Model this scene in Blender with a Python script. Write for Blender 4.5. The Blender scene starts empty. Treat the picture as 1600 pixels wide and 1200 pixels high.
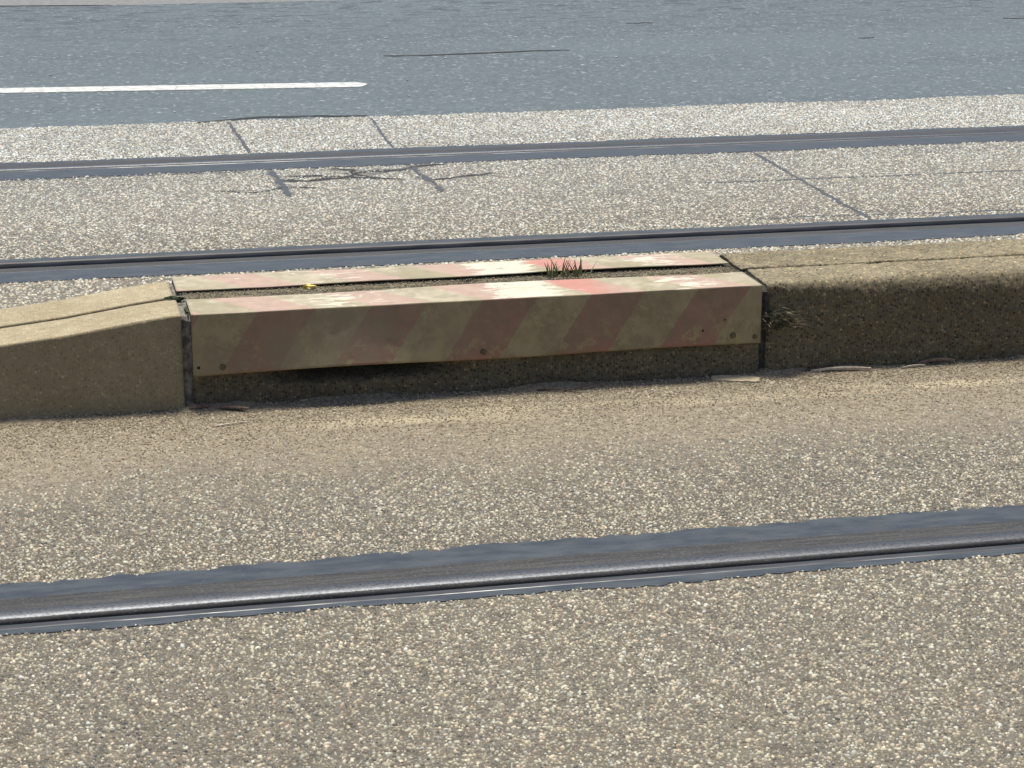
import bpy, bmesh, math, random
import numpy as np
from math import radians, sin, cos, pi

S = bpy.context.scene
C = S.collection
rng = np.random.default_rng(7)
random.seed(7)

# ------------------------------------------------------------------ camera, sky, sun, exposure
cam_d = bpy.data.cameras.new("camera")
cam = bpy.data.objects.new("camera", cam_d)
C.objects.link(cam)
cam_d.sensor_fit = 'HORIZONTAL'
cam_d.sensor_width = 36.0
cam_d.lens = 36.0 * 3433 / 1600
cam_d.clip_start = 0.05
cam_d.clip_end = 2000
cam.location = (0, 0, 1.225)
cam.rotation_euler = (radians(90 - 15.56), 0, radians(-12.65))
S.camera = cam

SUN_EL, SUN_AZ = 81.0, 10.0          # azimuth clockwise from +Y
w = bpy.data.worlds.new("World")
S.world = w
w.use_nodes = True
wn = w.node_tree.nodes
wl = w.node_tree.links
sky = wn.new('ShaderNodeTexSky')
sky.sky_type = 'NISHITA'
sky.sun_disc = False
sky.sun_elevation = radians(SUN_EL)
sky.sun_rotation = radians(SUN_AZ)
sky.air_density = 1.0
sky.dust_density = 2.0
sky.ozone_density = 1.0
wl.new(sky.outputs[0], wn['Background'].inputs[0])
wn['Background'].inputs[1].default_value = 0.11

sun_d = bpy.data.lights.new("sun", 'SUN')
sun_d.energy = 3.75
sun_d.angle = radians(10)
sun_d.color = (1.0, 0.965, 0.85)
sun = bpy.data.objects.new("sun", sun_d)
C.objects.link(sun)
sun.rotation_euler = (radians(90 - SUN_EL), 0, radians(180 - SUN_AZ))
# a sun lamp shines along its local -Z; tilt it so that it comes from azimuth SUN_AZ
from mathutils import Vector
sd = Vector((sin(radians(SUN_AZ)) * cos(radians(SUN_EL)), cos(radians(SUN_AZ)) * cos(radians(SUN_EL)), sin(radians(SUN_EL))))
sun.rotation_euler = sd.to_track_quat('Z', 'Y').to_euler()

S.view_settings.view_transform = 'Standard'
S.view_settings.look = 'None'
S.view_settings.exposure = 0.3
S.view_settings.gamma = 1.0
S.render.engine = 'CYCLES'

# ------------------------------------------------------------------ numpy noise
def _hash(ix, iy, seed):
    n = (ix.astype(np.int64) * 374761393 + iy.astype(np.int64) * 668265263 + seed * 1442695041) & 0xffffffff
    n = ((n ^ (n >> 13)) * 1274126177) & 0xffffffff
    n = n ^ (n >> 16)
    return (n & 0xffffff) / float(0xffffff)

def vnoise(x, y, seed=0):
    x = np.asarray(x, float); y = np.asarray(y, float)
    x, y = np.broadcast_arrays(x, y)
    ix = np.floor(x); iy = np.floor(y)
    fx = x - ix; fy = y - iy
    fx = fx * fx * (3 - 2 * fx); fy = fy * fy * (3 - 2 * fy)
    a = _hash(ix, iy, seed); b = _hash(ix + 1, iy, seed)
    c = _hash(ix, iy + 1, seed); d = _hash(ix + 1, iy + 1, seed)
    return (a * (1 - fx) + b * fx) * (1 - fy) + (c * (1 - fx) + d * fx) * fy

def fbm(x, y, seed=0, oct=4):
    t = 0; amp = .5; tot = 0
    for o in range(oct):
        t = t + amp * vnoise(np.asarray(x) * 2 ** o + 17.3 * o, np.asarray(y) * 2 ** o - 9.1 * o, seed + o)
        tot += amp; amp *= .5
    return t / tot          # 0..1

def worley(x, y, seed=0):
    """distance to the nearest jittered cell point, in cells, and that cell's random number"""
    x = np.asarray(x, float); y = np.asarray(y, float)
    ix = np.floor(x); iy = np.floor(y)
    best = np.full(x.shape, 9.0); rid = np.zeros(x.shape)
    for dx in (-1, 0, 1):
        for dy in (-1, 0, 1):
            cx = ix + dx; cy = iy + dy
            px = cx + _hash(cx, cy, seed); py = cy + _hash(cx, cy, seed + 5)
            d = np.hypot(x - px, y - py)
            m = d < best
            best = np.where(m, d, best)
            rid = np.where(m, _hash(cx, cy, seed + 11), rid)
    return best, rid

def sstep(a, b, x):
    t = np.clip((np.asarray(x, float) - a) / (b - a), 0, 1)
    return t * t * (3 - 2 * t)

# ------------------------------------------------------------------ object helpers
def raw_mesh(name, verts, faces, mats, parent=None, smooth=False, mat_idx=None):
    me = bpy.data.meshes.new(name)
    me.from_pydata([tuple(v) for v in verts], [], [tuple(f) for f in faces])
    for m in (mats if isinstance(mats, (list, tuple)) else [mats]):
        me.materials.append(m)
    if smooth:
        me.polygons.foreach_set('use_smooth', [True] * len(me.polygons))
    if mat_idx is not None:
        me.polygons.foreach_set('material_index', list(mat_idx))
    me.update()
    o = bpy.data.objects.new(name, me)
    C.objects.link(o)
    if parent is not None:
        o.parent = parent
    return o

def tag(o, label=None, cat=None, group=None, kind=None):
    if label: o['label'] = label
    if cat: o['category'] = cat
    if group: o['group'] = group
    if kind: o['kind'] = kind
    return o

def thing(name, loc, label, cat, group=None):
    o = bpy.data.objects.new(name, None)
    o.empty_display_size = .05
    C.objects.link(o)
    o.location = loc
    tag(o, label, cat, group)
    return o

def put(o, parent):
    """parent a mesh built in world coordinates, keeping it in place"""
    o.parent = parent
    o.location = -parent.location
    return o

def grid_faces(nu, nv, off=0, close=False):
    f = []
    for i in range(nu - 1):
        for j in range(nv - 1):
            a = off + i * nv + j
            f.append((a, a + 1, a + nv + 1, a + nv))
    return f

# ------------------------------------------------------------------ materials
def new_mat(name):
    m = bpy.data.materials.new(name)
    m.use_nodes = True
    nt = m.node_tree
    return m, nt.nodes, nt.links, nt.nodes['Principled BSDF']

class G:
    """short-hand for building node graphs"""
    def __init__(s, m):
        s.nt = m.node_tree; s.n = s.nt.nodes; s.l = s.nt.links
        s.bsdf = s.n['Principled BSDF']
        tc = s.n.new('ShaderNodeTexCoord'); s.obj = tc.outputs['Object']; s.uv = tc.outputs['UV']
        sp = s.n.new('ShaderNodeSeparateXYZ'); s.l.new(s.obj, sp.inputs[0])
        s.x, s.y, s.z = sp.outputs
    def put(s, sock, v):
        if hasattr(v, 'is_output'): s.l.new(v, sock)
        else: sock.default_value = v
    def scale(s, v):
        n = s.n.new('ShaderNodeVectorMath'); n.operation = 'MULTIPLY'
        s.l.new(s.obj, n.inputs[0]); n.inputs[1].default_value = v
        return n.outputs[0]
    def noise(s, sc, det=4, rough=.55, vec=None, dist=0):
        n = s.n.new('ShaderNodeTexNoise'); s.l.new(vec or s.obj, n.inputs['Vector'])
        n.inputs['Scale'].default_value = sc; n.inputs['Detail'].default_value = det
        n.inputs['Roughness'].default_value = rough; n.inputs['Distortion'].default_value = dist
        return n.outputs['Fac']
    def vor(s, sc, out='Distance', vec=None, rnd=1.0):
        n = s.n.new('ShaderNodeTexVoronoi'); s.l.new(vec or s.obj, n.inputs['Vector'])
        n.inputs['Scale'].default_value = sc; n.inputs['Randomness'].default_value = rnd
        return n.outputs[out]
    def math(s, op, a, b=0.0, clamp=False):
        n = s.n.new('ShaderNodeMath'); n.operation = op; n.use_clamp = clamp
        s.put(n.inputs[0], a); s.put(n.inputs[1], b)
        return n.outputs[0]
    def mr(s, v, a, b, c=0.0, d=1.0, smooth=True):
        n = s.n.new('ShaderNodeMapRange')
        if smooth: n.interpolation_type = 'SMOOTHSTEP'
        s.put(n.inputs['Value'], v)
        for k, q in zip(('From Min', 'From Max', 'To Min', 'To Max'), (a, b, c, d)):
            n.inputs[k].default_value = q
        return n.outputs[0]
    def mix(s, fac, a, b, mode='MIX'):
        n = s.n.new('ShaderNodeMix'); n.data_type = 'RGBA'; n.blend_type = mode
        def c(v): return v if hasattr(v, 'is_output') else (*v, 1) if len(v) == 3 else v
        s.put(n.inputs[0], fac); s.put(n.inputs[6], c(a)); s.put(n.inputs[7], c(b))
        return n.outputs[2]
    def ramp(s, v, stops, interp='LINEAR'):
        n = s.n.new('ShaderNodeValToRGB'); s.l.new(v, n.inputs[0])
        cr = n.color_ramp; cr.interpolation = interp
        while len(cr.elements) < len(stops): cr.elements.new(.5)
        for e, (p, c) in zip(cr.elements, stops):
            e.position = p; e.color = (*c, 1)
        return n.outputs[0]
    def attr(s, name, out='Fac'):
        n = s.n.new('ShaderNodeAttribute'); n.attribute_name = name
        return n.outputs[out]
    def bump(s, h, strength=.5, dist=.002, normal=None):
        n = s.n.new('ShaderNodeBump'); s.l.new(h, n.inputs['Height'])
        n.inputs['Strength'].default_value = strength; n.inputs['Distance'].default_value = dist
        if normal: s.l.new(normal, n.inputs['Normal'])
        return n.outputs[0]
    def out(s, col=None, rough=None, normal=None, metal=None, spec=None):
        b = s.bsdf
        if col is not None: s.put(b.inputs['Base Color'], (*col, 1) if isinstance(col, tuple) else col)
        if rough is not None: s.put(b.inputs['Roughness'], rough)
        if normal is not None: s.l.new(normal, b.inputs['Normal'])
        if metal is not None: s.put(b.inputs['Metallic'], metal)
        if spec is not None: s.put(b.inputs['Specular IOR Level'], spec)

def mat(name):
    m = bpy.data.materials.new(name); m.use_nodes = True
    return m, G(m)

KERB_Y = 4.25
def dirt_mask(g):
    """silt washed against the kerb: full next to it, thinning out over half a metre"""
    wob = g.math('MULTIPLY', g.math('SUBTRACT', g.noise(3.2, 4), .5), .55)
    yy = g.math('ADD', g.y, wob)
    near = g.mr(g.math('ADD', yy, g.math('MULTIPLY', g.math('SUBTRACT', g.noise(17, 5, .65), .5), .55)), 3.56, 4.02)
    lim = g.mr(g.y, 4.40, 4.44, 1, 0)
    return g.math('MULTIPLY', near, lim)

def sand_mask(g):
    wav = g.math('MULTIPLY', g.math('SUBTRACT', g.noise(2.2, 3), .5), .22)
    d = g.math('ABSOLUTE', g.math('SUBTRACT', g.math('ADD', g.y, wav), 4.095))
    band = g.mr(d, .006, .055, 1, 0)
    brk = g.mr(g.noise(7, 4, .65, g.scale((.6, 2.5, 1))), .36, .58)
    xlim = g.mr(g.x, .25, .75)
    return g.math('MULTIPLY', g.math('MULTIPLY', band, brk), xlim)

def make_mortar():
    m, g = mat('pavement_mortar')
    big = g.noise(1.6, 4)
    mid = g.noise(28, 5, .6)
    fine = g.noise(420, 3, .6)
    base = g.mix(g.mr(mid, .3, .7), (.124, .105, .077), (.238, .202, .149))
    base = g.mix(g.mr(big, .35, .68, 0, .55), base, (.165, .152, .122))
    vcol = g.vor(125, 'Color')
    sep = g.n.new('ShaderNodeSeparateColor'); g.l.new(vcol, sep.inputs[0])
    stone = g.ramp(sep.outputs[0], [(0, (.10, .09, .075)), (.45, (.20, .175, .135)), (.8, (.30, .26, .19)), (1, (.42, .37, .27))])
    vd = g.vor(125)
    base = g.mix(g.math('MULTIPLY', g.mr(vd, .5, .25), .45), base, stone)
    base = g.mix(g.mr(fine, .25, .8, 0, .35), base, (.06, .052, .042))
    sky_tint = g.mr(g.y, 4.4, 7.7)  # sky reflected at a grazing angle, put into the colour of the far strips
    base = g.mix(sky_tint, base, g.mix(1.0, base, (.97, 1.07, 1.26), 'MULTIPLY'))
    d = dirt_mask(g)
    silt = g.mix(g.mr(g.noise(60, 5, .65), .3, .7), (.165, .128, .088), (.34, .278, .195))
    silt = g.mix(g.mr(g.noise(310, 2), .55, .75, 0, .6), silt, (.13, .10, .07))
    base = g.mix(d, base, silt)
    base = g.mix(g.math('MULTIPLY', sand_mask(g), .75), base, (.50, .42, .275))
    h = g.math('ADD', g.math('MULTIPLY', fine, .5), g.math('MULTIPLY', g.mr(vd, .1, .6, 1, 0), .8))
    g.out(base, g.mr(mid, .2, .8, .62, .85), g.bump(h, .7, .0022), spec=.35)
    return m

def make_pebble():
    m, g = mat('pavement_pebbles')
    t = g.attr('tone')
    col = g.ramp(t, [(0, (.085, .078, .070)), (.10, (.13, .115, .092)), (.30, (.22, .19, .145)), (.48, (.31, .268, .195)),
                     (.64, (.45, .405, .29)), (.82, (.62, .575, .43)), (.93, (.46, .36, .26)), (1, (.74, .70, .56))])
    hue = g.math('FRACT', g.math('MULTIPLY', t, 57.31))
    col = g.mix(1.0, col, g.ramp(hue, [(0, (.86, .94, 1.08)), (.3, (.97, 1, 1.03)), (.65, (1.02, 1.0, .95)), (.88, (1.08, .95, .88)), (1, (1.0, 1.0, .84))]), 'MULTIPLY')
    grit = g.noise(600, 2)
    col = g.mix(g.mr(grit, .35, .75, 0, .25), col, (.13, .115, .09))
    d = dirt_mask(g)
    col = g.mix(g.math('MULTIPLY', d, .5), col, (.29, .24, .162))
    sky_tint = g.mr(g.y, 4.4, 7.7)  # far pebbles tinted bluer: reflected sky is mixed into their colour
    col = g.mix(sky_tint, col, g.mix(1.0, col, (.95, 1.02, 1.19), 'MULTIPLY'))
    g.out(col, g.mr(t, 0, 1, .55, .36), g.bump(grit, .35, .0006), spec=.5)
    return m

def make_asphalt():
    m, g = mat('asphalt')
    gv = g.vor(75)
    vcol = g.vor(75, 'Color')
    sep = g.n.new('ShaderNodeSeparateColor'); g.l.new(vcol, sep.inputs[0])
    stone = g.ramp(sep.outputs[0], [(0, (.050, .063, .070)), (.55, (.088, .109, .118)), (.92, (.138, .166, .174)), (.975, (.25, .28, .28)), (1, (.5, .52, .5))])
    n = g.noise(45, 5, .65)
    col = g.mix(g.mr(n, .3, .7, .1, .6), stone, (.078, .098, .107))
    big = g.noise(.9, 4, .6, g.scale((.35, 1.3, 1)))
    col = g.mix(g.mr(big, .35, .7, 0, .45), col, (.118, .146, .156))
    # darker, more broken surface towards the far kerb
    far = g.mr(g.math('ADD', g.y, g.math('MULTIPLY', g.noise(1.5, 4), 1.4)), 10.2, 12.8)
    streak = g.mr(g.noise(15, 6, .75, g.scale((.4, .8, 1))), .50, .60)
    col = g.mix(g.math('MULTIPLY', g.math('MULTIPLY', far, streak), .75), col, (.020, .024, .027))
    h = g.math('ADD', g.mr(gv, .1, .6, 1, 0), g.math('MULTIPLY', n, .9))
    g.out(col, .6, g.bump(h, .7, .006), spec=.5)
    return m

def make_sealant():
    m, g = mat('bitumen_sealant')
    n = g.noise(35, 5, .6, g.scale((.35, 1, 1)))
    f = g.noise(260, 3)
    col = g.mix(g.mr(n, .3, .7), (.030, .036, .043), (.056, .064, .073))
    col = g.mix(g.mr(f, .66, .78), col, (.16, .16, .155))
    col = g.mix(g.mr(g.noise(9, 4), .55, .75, 0, .4), col, (.075, .073, .068))
    g.out(col, g.mr(n, .3, .7, .42, .62), g.bump(g.math('ADD', n, g.math('MULTIPLY', f, .3)), .35, .0025), spec=.5)
    return m

def make_tar():
    m, g = mat('tar_joint')
    n = g.noise(60, 4)
    col = g.mix(n, (.028, .032, .036), (.085, .092, .098))
    g.out(col, .6, g.bump(g.noise(250, 3), .5, .002))
    return m

def make_crack():
    m, g = mat('crack_filler')
    g.out(g.mix(g.noise(90, 3), (.008, .008, .008), (.035, .035, .034)), .8)
    return m

def make_rail_steel():
    """polished running band, rusty dusty crown"""
    m, g = mat('rail_steel')
    st = g.scale((.06, 1, 1))
    n = g.noise(160, 5, .65, st)
    sp = g.noise(420, 3, .6, g.scale((.5, 1, 1)))
    pol = g.attr('polish')
    rust = g.mix(g.mr(n, .3, .7), (.027, .026, .026), (.072, .067, .062))
    rust = g.mix(g.mr(sp, .54, .72), rust, (.15, .138, .122))
    steel = g.mix(g.mr(sp, .4, .7), (.105, .11, .12), (.05, .053, .06))
    pm = g.math('ADD', pol, g.math('MULTIPLY', g.math('SUBTRACT', sp, .5), .9))
    pm = g.mr(pm, .35, .65)
    g.out(g.mix(pm, rust, steel), g.mr(pm, 0, 1, .68, .48), g.bump(g.math('ADD', n, sp), .25, .0008), g.mr(pm, 0, 1, .25, .95))
    return m

def make_groove():
    m, g = mat('groove_rust')
    n = g.noise(80, 4, .6, g.scale((.15, 1, 1)))
    g.out(g.mix(n, (.010, .009, .008), (.048, .034, .025)), .75, spec=.3)
    return m

def make_lip():
    m, g = mat('rail_lip_steel')
    n = g.noise(140, 5, .6, g.scale((.08, 1, 1)))
    worn = g.attr('polish')
    col = g.mix(g.mr(n, .3, .7), (.035, .035, .037), (.085, .085, .088))
    pm = g.mr(g.math('ADD', worn, g.math('MULTIPLY', g.math('SUBTRACT', g.noise(18, 4, .6, g.scale((.3, 1, 1))), .5), 1.0)), .42, .6)
    col = g.mix(pm, col, (.20, .20, .20))
    g.out(col, g.mr(pm, 0, 1, .55, .42), None, g.mr(pm, 0, 1, .3, .85))
    return m

def make_concrete(name, light, dark, stain, face_dark=0.0, green=0.0, speck=.5):
    m, g = mat(name)
    big = g.noise(5, 5, .6)
    mid = g.noise(38, 5, .65)
    fine = g.noise(380, 3, .65)
    col = g.mix(g.mr(g.math('ADD', g.math('MULTIPLY', big, .5), g.math('MULTIPLY', mid, .5)), .36, .64), dark, light)
    vcol = g.vor(160, 'Color'); vd = g.vor(160)
    sep = g.n.new('ShaderNodeSeparateColor'); g.l.new(vcol, sep.inputs[0])
    st = g.ramp(sep.outputs[0], [(0, (.06, .05, .04)), (.5, (.22, .18, .12)), (.85, (.38, .33, .23)), (.95, (.36, .21, .13)), (1, (.55, .5, .4))])
    col = g.mix(g.mr(fine, .5, .8, 0, .5), col, stain)
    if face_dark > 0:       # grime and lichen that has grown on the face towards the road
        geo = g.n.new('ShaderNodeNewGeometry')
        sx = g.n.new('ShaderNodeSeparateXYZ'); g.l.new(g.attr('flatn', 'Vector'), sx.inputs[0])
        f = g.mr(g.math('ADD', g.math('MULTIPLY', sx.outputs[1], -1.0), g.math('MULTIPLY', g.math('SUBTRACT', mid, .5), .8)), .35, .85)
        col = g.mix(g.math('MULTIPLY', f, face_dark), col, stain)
    st2 = g.mix(1.0, col, g.ramp(sep.outputs[0], [(0, (.18, .17, .15)), (.35, (.6, .57, .52)), (.6, (1.1, 1.05, .95)), (.84, (2.0, 1.85, 1.55)), (.95, (1.8, 1.45, 1.15)), (1, (2.9, 2.7, 2.3))]), 'MULTIPLY')
    col = g.mix(g.math('MULTIPLY', g.mr(vd, .55, .3), speck), col, st2)
    if green > 0:
        col = g.mix(g.mr(g.noise(9, 4), .55, .7, 0, green), col, (.075, .075, .028))
    h = g.math('ADD', g.math('MULTIPLY', fine, .7), g.math('MULTIPLY', mid, .5))
    g.out(col, .85, g.bump(h, .8, .0024), spec=.25)
    return m

def make_cover_paint():
    m, g = mat('striped_sheet_paint')
    at = g.attr('sheet', 'Vector')            # x along, y unfolded distance from the fold (+ top, - front), z stripe phase
    sp = g.n.new('ShaderNodeSeparateXYZ'); g.l.new(at, sp.inputs[0])
    u, v, ph = sp.outputs
    edge = g.math('MULTIPLY', g.math('SUBTRACT', g.noise(70, 5, .7), .5), .016)
    s = g.math('ADD', g.math('SUBTRACT', u, ph), g.math('MULTIPLY', g.math('ABSOLUTE', v), .65))
    s = g.math('FRACT', g.math('DIVIDE', g.math('ADD', g.math('ADD', s, edge), 10 * .2275), .2275))
    red = g.math('MULTIPLY', g.mr(s, .0, .014), g.mr(s, .505, .519, 1, 0))
    top = g.mr(v, -.002, .002)
    n1 = g.noise(7, 5, .6); n2 = g.noise(30, 5, .65); n3 = g.noise(120, 4, .6)
    cream = g.mix(g.mr(n2, .35, .65), (.36, .305, .205), (.46, .40, .285))
    cream = g.mix(g.mr(n1, .46, .60, 0, .7), cream, (.30, .25, .145))
    # the top has bleached to pink, the front is still a dull brick red
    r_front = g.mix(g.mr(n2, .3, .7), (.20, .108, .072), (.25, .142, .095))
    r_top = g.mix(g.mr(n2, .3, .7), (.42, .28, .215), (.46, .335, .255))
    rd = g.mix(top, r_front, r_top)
    # one stretch keeps its strong red
    hot = g.math('MULTIPLY', g.mr(g.math('ABSOLUTE', g.math('SUBTRACT', u, 1.10)), .02, .10, 1, 0), top)
    rd = g.mix(g.math('MULTIPLY', hot, .65), rd, (.52, .18, .14))
    # low edge of the front, washed cleaner
    low = g.mr(v, -.128, -.085, 1, 0)
    rd = g.mix(g.math('MULTIPLY', low, g.mr(n1, .35, .6, .1, .7)), rd, (.30, .12, .08))
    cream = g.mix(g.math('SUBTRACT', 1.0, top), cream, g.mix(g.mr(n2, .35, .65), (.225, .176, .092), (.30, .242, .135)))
    col = g.mix(red, cream, rd)
    # fresh white scrapes
    sn = g.noise(26, 5, .7, g.scale((.55, 1.6, 1.6)), 1.2)
    z1 = g.math('MULTIPLY', g.mr(g.math('ABSOLUTE', g.math('SUBTRACT', u, .985)), .03, .11, 1, 0), top)
    z2 = g.math('MULTIPLY', g.mr(g.math('ABSOLUTE', g.math('SUBTRACT', u, .62)), .02, .16, .5, 0), top)
    z3 = g.math('MULTIPLY', g.mr(g.math('ABSOLUTE', g.math('SUBTRACT', u, 1.33)), .02, .12, .6, 0), top)
    zone = g.math('MAXIMUM', g.math('MAXIMUM', z1, z2), z3)
    scr = g.mr(g.math('ADD', sn, g.math('MULTIPLY', zone, .30)), .66, .73)
    col = g.mix(g.math('MULTIPLY', scr, g.math('MULTIPLY', top, .75)), col, (.70, .66, .53))
    # dirt film, blotches and scratches on the front
    col = g.mix(g.mr(n3, .55, .8, 0, .35), col, (.15, .115, .07))
    blot = g.math('MULTIPLY', g.mr(g.noise(16, 7, .8), .505, .565), g.math('SUBTRACT', 1.0, g.math('MULTIPLY', top, .8)))
    col = g.mix(g.math('MULTIPLY', blot, .5), col, (.155, .115, .06))
    lich = g.math('MULTIPLY', g.mr(g.noise(24, 7, .8), .53, .585), g.mr(v, -.13, -.03, .85, .15))
    col = g.mix(lich, col, (.30, .25, .11))
    film = g.math('MULTIPLY', g.math('MULTIPLY', g.mr(g.noise(9, 6, .7), .42, .58, .35, 1.0), g.mr(u, .45, 1.0, .75, .28)), g.math('SUBTRACT', 1.0, top))
    col = g.mix(film, col, (.20, .15, .088))
    lines = g.mr(g.noise(20, 4, .7, g.scale((.25, 1, 5))), .66, .70)
    col = g.mix(g.math('MULTIPLY', lines, .35), col, (.36, .32, .22))
    g.out(col, g.mr(n2, .3, .7, .5, .68), g.bump(g.math('ADD', g.math('MULTIPLY', n3, .5), n2), .22, .0016), spec=.4)
    return m

def plain(name, a, b, sc=60, rough=.8, bump=.4, metal=0.0):
    m, g = mat(name)
    n = g.noise(sc, 5, .6)
    g.out(g.mix(g.mr(n, .3, .7), a, b), rough, g.bump(g.noise(sc * 4, 3), bump, .001), metal)
    return m

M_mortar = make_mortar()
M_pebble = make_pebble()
M_asphalt = make_asphalt()
M_seal = make_sealant()
M_tar = make_tar()
M_crack = make_crack()
M_steel = make_rail_steel()
M_groove = make_groove()
M_lip = make_lip()
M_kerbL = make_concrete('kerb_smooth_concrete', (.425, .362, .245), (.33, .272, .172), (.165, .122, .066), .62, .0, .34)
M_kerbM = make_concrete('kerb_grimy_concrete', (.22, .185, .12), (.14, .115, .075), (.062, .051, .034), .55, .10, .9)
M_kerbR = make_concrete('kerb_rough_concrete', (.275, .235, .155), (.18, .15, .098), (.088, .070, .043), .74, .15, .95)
M_joint = plain('joint_mortar', (.05, .048, .038), (.27, .245, .205), 55, .9, .8)
M_jdark = plain('joint_dark', (.012, .013, .012), (.075, .068, .052), 60, .95, .8)
M_moss = plain('moss', (.018, .028, .010), (.055, .075, .025), 200, .95, .8)
M_grit = plain('grit', (.09, .08, .06), (.28, .245, .18), 300, .9, .6)
M_paint = plain('road_paint', (.40, .40, .375), (.64, .64, .605), 30, .6, .4)
M_gutter = plain('gutter_concrete', (.15, .148, .145), (.22, .215, .205), 25, .85, .5)
M_cover = make_cover_paint()
M_screw = plain('rusty_screw', (.06, .045, .03), (.20, .15, .08), 200, .6, .5, .5)
M_hole = plain('hole_dark', (.006, .005, .004), (.012, .010, .008), 50, .9, .1)
M_grass = plain('grass_blade', (.11, .115, .05), (.25, .235, .11), 90, .6, .2)
M_dry = plain('dry_weed', (.030, .030, .016), (.27, .225, .14), 60, .8, .3)
M_bark = plain('bark', (.10, .062, .045), (.22, .145, .11), 120, .85, .7)
M_straw = plain('pale_stick', (.34, .27, .20), (.55, .46, .36), 90, .75, .4)
M_twig = plain('twig_bark', (.045, .028, .018), (.12, .075, .05), 120, .8, .6)
M_yellow = plain('yellow_petal', (.62, .44, .06), (.80, .66, .20), 120, .6, .4)
M_flake = plain('stone_flake', (.30, .245, .16), (.42, .35, .235), 70, .85, .6)

# ------------------------------------------------------------------ layout (metres): X along the rails, Y away from the viewer
XS0, XS1 = -14.0, 60.0          # how far the straight things run
XF0, XF1 = -0.9, 5.2            # finely modelled stretch

def fine_x(step=.012, a=XF0, b=XF1):
    return np.concatenate([[XS0, -6, -2.5], np.arange(a, b, step), [b, b + 2, b + 8, XS1]])

def edge(Y, amp, seed, freq=9.0):
    """a wavering edge line at Y"""
    def f(x):
        x = np.asarray(x, float)
        return Y + amp * ((fbm(x * freq * .28, x * 0 + seed * 3.7, seed, 3) - .5) * 2.2 + (fbm(x * freq * 4, x * 0 + seed, seed + 3, 3) - .5) * 1.2)
    return f

# sealant edges (shared with the pebble placement)
E3_near = edge(3.100, .012, 3, 11); E3_far = edge(3.328, .020, 4, 11)
E2_near = edge(5.478, .012, 5, 11); E2_far = edge(5.758, .003, 6)
E1_near = edge(6.950, .022, 7); E1_far = edge(7.268, .016, 8)
E_road = edge(7.995, .024, 9)

tar_paths = []      # polylines that keep pebbles away: (points, half width)

def path_dist(X, Y, pts):
    d = np.full(X.shape, 9.0)
    for (x0, y0), (x1, y1) in zip(pts[:-1], pts[1:]):
        vx, vy = x1 - x0, y1 - y0
        L = vx * vx + vy * vy + 1e-12
        t = np.clip(((X - x0) * vx + (Y - y0) * vy) / L, 0, 1)
        d = np.minimum(d, np.hypot(X - x0 - t * vx, Y - y0 - t * vy))
    return d

def tar(pts, hw, mat_, name='tar_joint', z=.0022, rough=.45, seed=1, lay=True, jag=0.0):
    """a run of tar or a crack lying in the pavement: ragged strip with a slightly crowned section"""
    P = []
    for (x0, y0), (x1, y1) in zip(pts[:-1], pts[1:]):
        n = max(2, int(math.hypot(x1 - x0, y1 - y0) / .012))
        for i in range(n):
            P.append((x0 + (x1 - x0) * i / n, y0 + (y1 - y0) * i / n))
    P.append(pts[-1])
    P = np.array(P); T = np.gradient(P, axis=0); T /= np.linalg.norm(T, axis=1)[:, None] + 1e-9
    N = np.stack([-T[:, 1], T[:, 0]], 1)
    s = np.arange(len(P)) * .012
    P = P + N * ((fbm(s * 12, s * 0, seed, 3) - .5) * hw * 2.0)[:, None]
    if jag:
        P = P + N * ((fbm(s * 9, s * 0 + 4, seed + 30, 4) - .5) * jag * np.sin(np.linspace(0, pi, len(P))) ** .5)[:, None]
    wl_ = hw * (1 + rough * 2 * (fbm(s * 30, s * 0 + 3, seed + 1, 3) - .5) * 2); wr_ = hw * (1 + rough * 2 * (fbm(s * 30, s * 0 + 7, seed + 2, 3) - .5) * 2)
    tap = np.minimum(1, np.minimum(np.arange(len(P)) + .3, np.arange(len(P))[::-1] + .3) / 3.0)
    V = []
    for i in range(len(P)):
        a = P[i] + N[i] * max(.0004, wl_[i] * tap[i]); b = P[i] - N[i] * max(.0004, wr_[i] * tap[i])
        V += [(a[0], a[1], .0006), (P[i][0], P[i][1], z), (b[0], b[1], .0006)]
    o = raw_mesh(name, V, grid_faces(len(P), 3), mat_, smooth=True)
    tag(o, kind='structure')
    if lay: tar_paths.append((pts, hw))
    return o

# ------------------------------------------------------------------ ground, road, gutter, marking
def sheet(name, x0, x1, y0, y1, z, m):
    o = raw_mesh(name, [(x0, y0, z), (x1, y0, z), (x1, y1, z), (x0, y1, z)], [(0, 1, 2, 3)], m)
    return tag(o, kind='structure')

sheet('ground', -400, 600, -60, 900, -.075, M_asphalt)

def ruled(name, lo, hi, z, m, step=.012, rows=1, skirt=0.0):
    xs = fine_x(step)
    a = lo(xs) if callable(lo) else np.full(xs.shape, lo)
    b = hi(xs) if callable(hi) else np.full(xs.shape, hi)
    V = []; nv = rows + 1 + (2 if skirt else 0)
    for i, x in enumerate(xs):
        if skirt: V.append((x, a[i], z - skirt))
        for r in range(rows + 1):
            V.append((x, a[i] + (b[i] - a[i]) * r / rows, z))
        if skirt: V.append((x, b[i], z - skirt))
    return raw_mesh(name, V, grid_faces(len(xs), nv), m)

tag(ruled('road', E_road, 12.30, -.001, M_asphalt, .016, 1, .07), kind='structure')
gut = raw_mesh('gutter', [(-14, 14.2, -.004), (-14, 17.5, -.004), (12, 13.2, -.004), (12, 11.35, -.004), (1.0, 12.27, -.004), (-.08, 12.44, -.004)],
               [(0, 5, 4, 3, 2, 1)], M_gutter)
tag(gut, kind='structure')
sheet('road', -14, 60, 12.30, 40, -.008, M_asphalt)

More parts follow.
